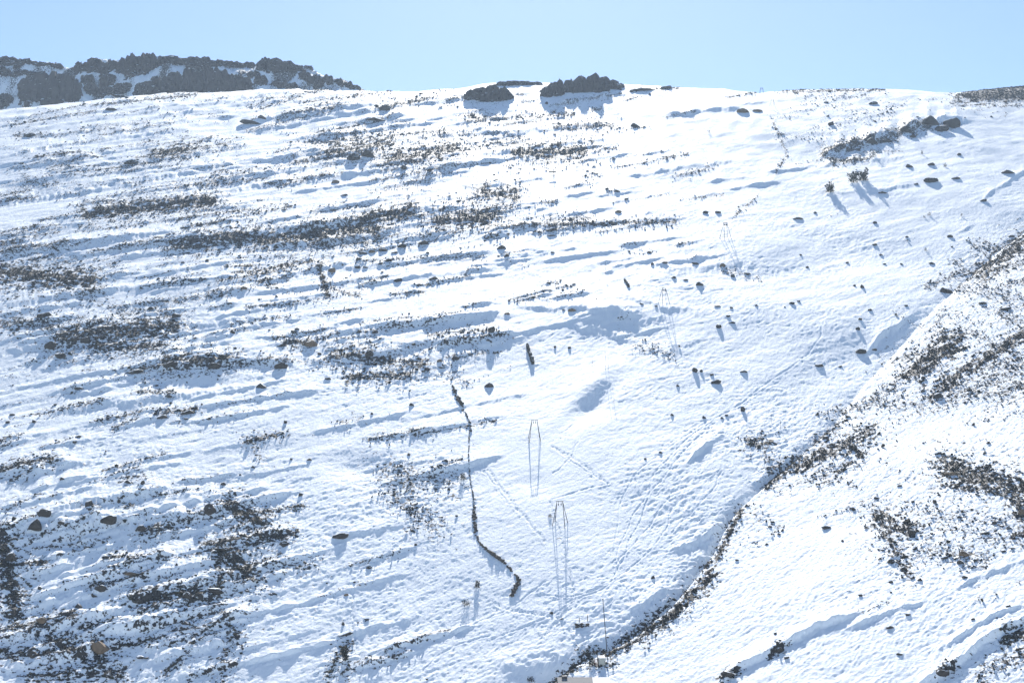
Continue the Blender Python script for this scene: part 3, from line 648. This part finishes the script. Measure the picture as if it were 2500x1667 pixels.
# standing rock fins
def fin(pts, wpx, label):
    bm = bmesh.new(); base = locate(*pts[-1]); rr = random.Random(3)
    for k in range(14):
        f = k/13*(len(pts)-1); i0 = min(int(f), len(pts)-2); g = f-i0
        x = pts[i0][0]*(1-g)+pts[i0+1][0]*g; y = pts[i0][1]*(1-g)+pts[i0+1][1]*g
        p = locate(x, y); s = p.y/FPX; w = wpx*s*rr.uniform(.7, 1.1)
        r = bmesh.ops.create_icosphere(bm, subdivisions=2, radius=.5)
        for v in r['verts']:
            n = 1+.5*mnoise.noise(v.co*2.4+Vector((k*3.1, 0, 0))); v.co = Vector((v.co.x*w*n, v.co.y*w*1.6*n, v.co.z*w*1.7*n))+(p-base)+Vector((0, 0, w*.3))
    return tag(new_obj('rock_fin', bm, M_ROCK, loc=base), label, 'rock')
fin([(1288,845),(1292,862),(1297,875),(1301,888)], 9, 'narrow ragged rock fin standing alone on snow in the centre')
fin([(1525,685),(1531,693),(1535,701)], 6, 'short dark leaning rock fin in the bowl right of centre')

# ------------------------------------------------------------------ scree and scrub (uncountable)
def scatter(name, label, cat, n, m, sizef, power, seed, spiky=False):
    rng = np.random.default_rng(seed)
    cell = np.maximum(Y, 200)**0
    wgt = ((np.clip(Y, 250, 900)/500)**.8*np.clip(bare-.2, 0, 1)**power*((Y > 215) & (Y < 1180) & (np.abs(A) < .42))).ravel()
    idx = rng.choice(wgt.size, n, p=wgt/wgt.sum())
    P = verts[idx].astype(np.float64)
    P[:, 0] += rng.uniform(-.4, .4, n); P[:, 1] += rng.uniform(-.6, .6, n)
    bm = bmesh.new(); bmesh.ops.create_icosphere(bm, subdivisions=1, radius=.5)
    bv = np.array([v.co[:] for v in bm.verts]); bf = np.array([[v.index for v in f.verts] for f in bm.faces]); bm.free()
    nv = len(bv)
    sz = sizef(rng, P[:, 1])
    V = np.repeat(bv[None], n, 0)*rng.uniform(.6, 1.35, (n, nv, 1))
    if spiky: V *= rng.uniform(.35, 1.6, (n, nv, 1))
    sc = np.stack([rng.uniform(.8, 1.6, n), rng.uniform(.7, 1.2, n), rng.uniform(.55, 1.0, n)*(1.2 if spiky else 1)*np.clip(480/P[:, 1], .45, 1)], -1)
    V = V*sc[:, None, :]*sz[:, None, None]
    th = rng.uniform(0, 6.28, n); c, s = np.cos(th)[:, None], np.sin(th)[:, None]
    x = V[..., 0]*c-V[..., 1]*s; y = V[..., 0]*s+V[..., 1]*c; V[..., 0] = x; V[..., 1] = y
    V += P[:, None, :]; V[..., 2] += (sz*.12)[:, None]
    F = (bf[None]+(np.arange(n)*nv)[:, None, None]).reshape(-1).astype(np.int32)
    d_ = bpy.data.meshes.new(name); d_.vertices.add(n*nv); d_.vertices.foreach_set('co', V.astype(np.float32).ravel())
    nfc = n*len(bf); d_.loops.add(nfc*3); d_.loops.foreach_set('vertex_index', F)
    d_.polygons.add(nfc); d_.polygons.foreach_set('loop_start', np.arange(0, nfc*3, 3, dtype=np.int32)); d_.polygons.foreach_set('loop_total', np.full(nfc, 3, np.int32))
    d_.update(calc_edges=True); d_.materials.append(m)
    o = bpy.data.objects.new(name, d_); COL.objects.link(o); tag(o, label, cat, kind='stuff'); return o
scatter('scree', 'small dark stones scattered in bands through the snow', 'scree', 46000, M_SCREE, lambda r, y: np.exp(r.normal(-1.2, .42, len(y)))*(y/400)**.75, 1.5, 5)
scatter('scrub', 'low dark scrub tufts poking through thin snow', 'scrub', 40000, M_SCRUB, lambda r, y: np.exp(r.normal(-.95, .34, len(y)))*(y/400)**.75, 1.6, 9, True)

# ------------------------------------------------------------------ stone wall
WALL = [(1101,936),(1107,948),(1112,962),(1120,976),(1128,992),(1136,1008),(1141,1020),(1147,1032)]
WALL2 = [(1146,1050),(1145,1080),(1144,1110),(1145,1140),(1147,1162),(1150,1182),(1155,1205),(1157,1230),(1158,1260),(1160,1285),(1162,1305),(1168,1318),(1176,1330),(1190,1345),(1208,1356),(1222,1366),(1236,1377),(1246,1390),(1258,1402),(1266,1416),(1262,1428),(1256,1440),(1251,1452),(1249,1460)]
def wall(pts, wf, label, n):
    bm = bmesh.new(); base = locate(*pts[0]); rr = random.Random(n)
    P = [locate(*p) for p in pts]; Ls = [0]
    for a_, b_ in zip(P[:-1], P[1:]): Ls.append(Ls[-1]+(b_-a_).length)
    for k in range(n):
        t = Ls[-1]*(k+rr.random())/n
        i0 = max(i for i in range(len(Ls)-1) if Ls[i] <= t); g = (t-Ls[i0])/(Ls[i0+1]-Ls[i0])
        p = P[i0].lerp(P[i0+1], g); fi = (i0+g)/(len(P)-1); w = wf(fi)*rr.uniform(.6, 1.25)
        p = Vector((p.x+rr.uniform(-.6, .6)*w, p.y, 0)); p.z = ground(p.x, p.y)
        if mnoise.noise(Vector((t*.45, n, 0))) < -.22: continue
        w *= 1+.7*mnoise.noise(Vector((t*.25, n, 5)))
        r = bmesh.ops.create_icosphere(bm, subdivisions=1, radius=.5); o_ = Vector((k*1.7, 0, 0))
        for v in r['verts']:
            nn = 1+.55*mnoise.noise(v.co*2.2+o_); v.co = Vector((v.co.x*w*nn, v.co.y*w*1.5*nn, v.co.z*w*1.0*nn))+(p-base)+Vector((rr.uniform(-.2, .2), 0, w*rr.uniform(-.1, .35)))
    return tag(new_obj('stone_wall', bm, M_SCREE2, loc=base), label, 'wall')
M_SCREE2 = rockmat('wall_stone', (.045, .04, .034), (.12, .10, .08), 1.2)
wall(WALL, lambda f: .25+.5*math.sin(math.pi*min(1, f+.1)), 'short upper piece of ragged dark stone wall running down the slope', 90)
wall(WALL2, lambda f: .2+.62*(sstep(.25, .42, f) if f < .55 else 1)*(.7+.35*math.sin(f*23)), 'long ragged stone wall winding down the snow left of the lift portals', 420)

# ------------------------------------------------------------------ lift portals
def portal(loc, sc=1, rz=0):
    r = empty('lift_portal', loc, rz)
    H = 6.0
    def bmn(fn): bm = bmesh.new(); fn(bm); return bm
    top = {-1: Vector((-.75, 0, H)), 1: Vector((.75, 0, H))}
    for sx in (-1, 1):
        for sy in (-1, 1):
            foot = Vector((sx*1.85, sy*1.6, -.9-(.9 if sy < 0 else -.6)))
            new_obj('leg', bmn(lambda bm: tube(bm, foot, top[sx], .095, .08)), M_STEEL, r)
    new_obj('crossbar', bmn(lambda bm: tube(bm, (-1.0, 0, H), (1.0, 0, H), .09)), M_STEEL, r)
    for sx in (-.35, .35):
        hg = new_obj('hanger', bmn(lambda bm: tube(bm, (sx, 0, H), (sx, 0, H-.75), .05)), M_STEEL, r)
        new_obj('sheave', bmn(lambda bm: wheel(bm, (sx, 0, H-.8), .3, .12)), M_STEEL, hg)
    r.scale = (sc, sc, sc)
    return r
def copy_tree(o, parent=None):
    c = o.copy(); COL.objects.link(c); c.parent = parent
    for ch in list(o.children): copy_tree(ch, c)
    return c
GP = 'ski lift portals climbing the slope'
pr = portal(locate(1305, 1074), 1.0, .1); tag(pr, 'four legged steel lift portal standing in mid slope right of the stone wall', 'lift pylon', GP)
for x, y, sc, rz, lab in [(1367,1280,1.0,-.3,'lowest lift portal, its shadow reaching a trodden patch of snow'),(1622,742,1.0,.5,'thin lift portal on the bowl right of centre'),
        (1772,582,1.15,.5,'thin lift portal high on the slope left of the small conifers'),(1860,236,1.0,.2,'tiny lift portal against the sky on the crest'),(1886,262,.9,.2,'lift portal just below the crest, right of the skyline one')]:
    bpy.context.view_layer.update()
    c = copy_tree(pr); c.location = locate(x, y); c.scale = (sc,)*3; c.rotation_euler = (0, 0, rz); c['label'] = lab

# mast, markers
def pole(loc, h, r, name, label, cat, group=None, m=M_STEEL, cap=True):
    e = empty(name, loc)
    bm = bmesh.new(); tube(bm, (0, 0, -.6), (0, 0, h), r, r*.7, 8); new_obj('pole', bm, m, e)
    bm = bmesh.new(); tube(bm, (0, 0, h), (0, 0, h+r*2), r*1.6, r*1.3, 8); new_obj('cap', bm, m, e)
    return tag(e, label, cat, group)
p = locate(1482, 1592); pole(p, 125*p.y/FPX, .10, 'mast', 'tall thin steel mast beside the gully at the bottom of the slope', 'mast').rotation_euler = (0, -.07, 0)
GM = 'thin marker posts in the snow'
for x, y, h, lab in [(1336,700,38,'slim marker post left of the bowl, above the rust coloured rock'),(1478,668,30,'slim marker post near the middle of the slope'),(1478,903,45,'taller slim marker post at the left rim of the shaded hollow'),
        (1485,903,32,'shorter dark marker post beside the taller one at the hollow'),(1446,893,16,'short marker stake above the shaded hollow'),(1499,985,20,'short marker stake at the right rim of the shaded hollow'),
        (1883,1032,24,'marker stake left of the two open snow stakes above the gully'),(1906,1047,20,'marker stake on open snow above the gully, the lower one')]:
    p = locate(x, y); pole(p, h*p.y/FPX, .06, 'marker_post', lab, 'post', GM, M_WOOD)
# crossbar signpost
p = locate(1352, 432); e = empty('signpost', p); tag(e, 'wooden signpost with a crossboard standing alone high on the slope', 'signpost'); s = p.y/FPX
bm = bmesh.new(); tube(bm, (0, 0, -.4), (0, 0, 22*s), .16, .13); new_obj('post', bm, M_WOOD, e)
bm = bmesh.new(); box(bm, Vector((-.7, -.2, 12*s)), (3.6, .14, .7)); new_obj('board', bm, M_WOOD, e)
bm = bmesh.new(); tube(bm, (.1, .2, 0), (1.1, .9, 17*s), .08); new_obj('brace', bm, M_WOOD, e)

# ------------------------------------------------------------------ plants
def foliage(bm, h, w, n, seed, lean=0, spike=.6):
    rr = random.Random(seed)
    tips = [(rr.uniform(-.5, .5)*w, rr.uniform(-.4, .4)*w, h*rr.uniform(.55, 1)) for _ in range(5)]; tips[0] = (lean*w, 0, h)
    for k in range(n):
        tx, ty, tz = rr.choice(tips); f = rr.random()**.8
        c = Vector((tx*f, ty*f, tz*f)); rad = w*.5*(1-f*.85)*rr.uniform(.3, 1)
        an = rr.uniform(0, 6.28); c += Vector((math.cos(an)*rad, math.sin(an)*rad, rr.uniform(-.05, .08)*h))
        out = Vector((math.cos(an), math.sin(an), rr.uniform(.1, 1.2))).normalized(); side = out.cross(Vector((rr.gauss(0, 1), rr.gauss(0, 1), rr.gauss(0, 1)))).normalized()
        L = h*rr.uniform(.09, .17)
        v = [bm.verts.new(c-side*L*.3), bm.verts.new(c+side*L*.3), bm.verts.new(c+out*L+side*L*.08), bm.verts.new(c+out*L-side*L*.08)]
        bm.faces.new(v)
def shrub(name, x, y, hpx, wpx, label, cat, seed, m=M_LEAF, n=420, lean=0, group=None):
    p = locate(x, y); s = p.y/FPX; h = hpx*s; w = wpx*s
    e = empty(name, p-Vector((0, 0, .1))); tag(e, label, cat, group)
    bm = bmesh.new(); foliage(bm, h, w, n, seed, lean); new_obj('crown', bm, m, e)
    bm = bmesh.new(); tube(bm, (0, 0, -.3), (0, 0, h*.4), h*.05, h*.03, 7); tube(bm, (0, 0, h*.38), (lean*w*.8, 0, h*.85), h*.03, h*.01, 6)
    tube(bm, (0, 0, h*.2), (w*.3, .1, h*.55), h*.02, h*.008, 6); tube(bm, (0, 0, h*.15), (-w*.3, -.1, h*.5), h*.02, h*.008, 6); new_obj('trunk', bm, M_TWIG, e)
    return e
GT = 'small dark conifers on the upper slope'
shrub('conifer', 2027, 470, 27, 20, 'lone small conifer, lowest of three on the upper right slope', 'tree', 1, lean=.05, group=GT)
shrub('conifer', 2084, 446, 28, 26, 'middle of three small conifers, touching its taller right neighbour', 'tree', 2, lean=.1, group=GT)
shrub('conifer', 2108, 441, 32, 24, 'tallest of three small conifers, leaning right', 'tree', 3, lean=.4, group=GT)
GS = 'tiny saplings on the upper slope'
for k, (x, y, h, w, lab) in enumerate([(2132,383,20,16,'bushy little conifer among rocks above the three small conifers'),(2251,377,10,8,'tiny sapling right of the little conifer among rocks'),(2307,408,11,8,'tiny sapling alone on snow below the boulder cluster'),
        (1732,325,8,10,'small dark tuft alone on snow near the top'),(2269,526,10,9,'left one of two tiny saplings in a dark scrub strip'),(2258,532,7,7,'right hand lower sapling under the dark scrub strip'),(2347,528,8,6,'tiny sapling right of the scrub strip'),
        (2261,613,9,8,'tiny sapling in the open snow above the gully')]):
    shrub('sapling', x, y, h, w, lab, 'sapling', 20+k, n=120, group=GS)
GB = 'brown bushes near the lift'
for k, (x, y, h, w, lab) in enumerate([(1132,1172,18,18,'brown bush against the left side of the stone wall'),(1164,1434,18,14,'small upright brown bush left of the wall end'),(1140,1478,16,22,'leaning brown bush below left of the wall end'),
        (1343,1262,9,14,'small brown bush left of the lowest lift portal'),(1447,1624,22,20,'dark bush left of the pale cabinet at the gully'),(1436,1592,12,14,'brown twiggy bush above the pale cabinet'),(843,1612,34,14,'tall brown bush at the bottom, left of centre'),(1298,1664,14,20,'dark bush at the bottom edge by the trench')]):
    shrub('bush', x, y, h, w, lab, 'bush', 40+k, m=M_SCRUB, n=260, group=GB)

# ------------------------------------------------------------------ stone platform with stakes
p = locate(1421, 1526)-Vector((0, 0, .55)); s = p.y/FPX
e = empty('stone_platform', p); tag(e, 'low dark stone platform with two stakes below the lift, shadow in front', 'platform')
bm = bmesh.new(); rr = random.Random(4)
for k in range(70):
    r = bmesh.ops.create_icosphere(bm, subdivisions=1, radius=.5); c = Vector((rr.uniform(-15, 15)*s, rr.uniform(-.6, .8), rr.uniform(.0, 10)*s))
    for v in r['verts']: v.co = Vector((v.co.x*.75, v.co.y*.7, v.co.z*.5))*(1+.5*mnoise.noise(v.co*3+c))+c
new_obj('masonry', bm, M_SCREE2, e)
bm = bmesh.new(); box(bm, Vector((0, 1.6, 10*s)), (29*s, 3.2, .3)); bmesh.ops.bevel(bm, geom=bm.edges[:], offset=.12, segments=3); new_obj('snow_cap', bm, ms, e)
for x0, hh in ((-6, 24), (14, 30)):
    bm = bmesh.new(); tube(bm, (x0*s, 1.2, 0), (x0*s, 1.2, hh*s), .09, .08, 6); new_obj('stake', bm, M_WOOD, e)

# ------------------------------------------------------------------ cabinet, red post frame
p = locate(1469, 1622); s = p.y/FPX
e = empty('cabinet', p, .15); tag(e, 'pale grey equipment cabinet with a slanting top beside the gully', 'cabinet')
bm = bmesh.new(); box(bm, Vector((0, 0, 8*s)), (15*s, 1.3, 18*s)); bmesh.ops.bevel(bm, geom=bm.edges[:], offset=.04, segments=2); new_obj('body', bm, M_BOX, e)
bm = bmesh.new(); box(bm, Vector((0, .1, 18.5*s)), (17*s, 1.7, .12), Matrix.Rotation(.25, 4, 'X')); new_obj('lid', bm, M_WHITE, e)
bm = bmesh.new(); box(bm, Vector((2*s, -.68, 8*s)), (9*s, .05, 12*s)); d1 = new_obj('door', bm, M_BOX, e)
bm = bmesh.new(); box(bm, Vector((5*s, -.73, 8*s)), (.05, .06, .25)); new_obj('handle', bm, M_STEEL, d1)
bm = bmesh.new(); tube(bm, (-9*s, .1, -.2), (-10*s, .2, 27*s), .07, .06); new_obj('side_post', bm, M_WOOD, e)
p = locate(1456, 1624); e = empty('barrier', p, .2); tag(e, 'faded red and white barrier frame leaning beside the pale cabinet', 'barrier')
for k, dx in enumerate((-.35, .35)):
    bm = bmesh.new(); tube(bm, (dx, 0, -.2), (dx*.8, .3, 1.5), .06); new_obj('upright', bm, M_RED, e)
for k in range(3):
    bm = bmesh.new(); tube(bm, (-.34, .06+.1*k, .3+.45*k), (.34, .06+.1*k, .35+.45*k), .05); new_obj('rail', bm, M_RED if k != 1 else M_WHITE, e)

# ------------------------------------------------------------------ building at the bottom edge
Yb = 288.; 
def wp(x, y, Yd): a_, t_ = px2at(x, y); return Vector((a_*Yd, Yd, t_*Yd))
c = wp(1424, 1652, Yb); s = Yb/FPX
g = ground(c.x, c.y-3)
e = empty('lift_building', Vector((c.x, c.y, g))); tag(e, 'low grey roofed building with a white end, cut by the bottom edge', 'building')
top = c.z-g; 
print('building roof above ground', top)
x0, x1, xm = -62*s, 62*s, 21*s
wallh = max(top-1.5, 1.5)
bm = bmesh.new(); box(bm, Vector((0, -3.2, wallh/2-1.5)), (x1-x0-.8, 5.4, wallh+3)); wl = new_obj('wall', bm, M_WALL, e)
def roofpart(xa, xb, m, name):
    bm = bmesh.new()
    pts = [(-.0, top), (-6.6, top-1.9), (-6.6, top-2.1), (0, top-.2), (.7, top-.6), (.7, top-.45)]
    va = [bm.verts.new((xa, y_, z_)) for y_, z_ in pts]; vb = [bm.verts.new((xb, y_, z_)) for y_, z_ in pts]
    for k in range(len(pts)): bm.faces.new((va[k], va[(k+1) % 6], vb[(k+1) % 6], vb[k]))
    bm.faces.new(va[::-1]); bm.faces.new(vb); bmesh.ops.recalc_face_normals(bm, faces=bm.faces[:])
    for k in range(int((xb-xa)/.5)): box(bm, Vector((xa+.25+k*.5, -3.3, top-.93)), (.05, 6.5, .05), Matrix.Rotation(math.atan2(1.9, 6.6), 4, 'X'))
    return new_obj(name, bm, m, e)
rf = roofpart(x0, xm-.01, M_GREYROOF, 'roof'); roofpart(xm+.01, x1, M_WHITE, 'roof')
bm = bmesh.new(); box(bm, Vector((x0+17*s, -.5, top+.05)), (13*s, .8, .5)); bmesh.ops.bevel(bm, geom=bm.edges[:], offset=.05, segments=2); new_obj('vent', bm, M_STEEL, rf)
bm = bmesh.new(); box(bm, Vector((-2.5, -5.95, wallh*.45)), (1.1, .1, 1.0)); new_obj('window', bm, M_STEEL, wl)
bm = bmesh.new(); box(bm, Vector((1.5, -5.95, 1.0)), (.95, .1, 2.0)); new_obj('door', bm, M_WOOD, wl)

# ------------------------------------------------------------------ haze, sky, sun, camera
lo = float(Z.min())-2
bm = bmesh.new(); box(bm, Vector((0, 1900, (340+lo)/2)), (9800, 5200, 340-lo))
hz_ = new_obj('haze', bm, None); hm_ = bpy.data.materials.new('haze_air'); hm_.use_nodes = True; nt = hm_.node_tree
nt.nodes.remove(nt.nodes['Principled BSDF']); pv = nt.nodes.new('ShaderNodeVolumePrincipled')
pv.inputs['Color'].default_value = (.60, .78, 1, 1); pv.inputs['Density'].default_value = .00010; pv.inputs['Anisotropy'].default_value = .3
nt.links.new(pv.outputs[0], nt.nodes['Material Output'].inputs['Volume']); hz_.data.materials.append(hm_)
tag(hz_, 'thin pale blue air haze over the whole mountainside', 'haze', kind='stuff')
print('zmax', Z.max(), 'zmin', lo)

w = bpy.data.worlds.new("World"); scene.world = w; w.use_nodes = True
nt = w.node_tree; bg = nt.nodes['Background']; sky = nt.nodes.new('ShaderNodeTexSky'); sky.sky_type = 'NISHITA'; sky.sun_disc = False
sky.sun_elevation = SUN_EL; sky.sun_rotation = SUN_AZ; sky.air_density = 1.0; sky.dust_density = 1.3; sky.ozone_density = 3.0; sky.altitude = 2800
nt.links.new(sky.outputs[0], bg.inputs[0]); bg.inputs[1].default_value = .095
sd = bpy.data.lights.new('sun', 'SUN'); sd.energy = 5.0; sd.angle = R(.53); sd.color = (1, .95, .88)
so = bpy.data.objects.new('sun', sd); COL.objects.link(so)
v = Vector((math.sin(SUN_AZ)*math.cos(SUN_EL), math.cos(SUN_AZ)*math.cos(SUN_EL), math.sin(SUN_EL)))
so.rotation_euler = v.to_track_quat('Z', 'Y').to_euler(); so.location = (0, 0, 300)
cd = bpy.data.cameras.new('camera'); cam = bpy.data.objects.new('camera', cd); COL.objects.link(cam)
cd.sensor_width = 36; cd.lens = 36*FPX/2500; cd.clip_end = 20000; cd.clip_start = .5
cam.rotation_euler = (R(90)+PITCH, 0, 0); scene.camera = cam
scene.view_settings.view_transform = 'Standard'; scene.view_settings.look = 'None'; scene.view_settings.gamma = 1
scene.view_settings.exposure = .93
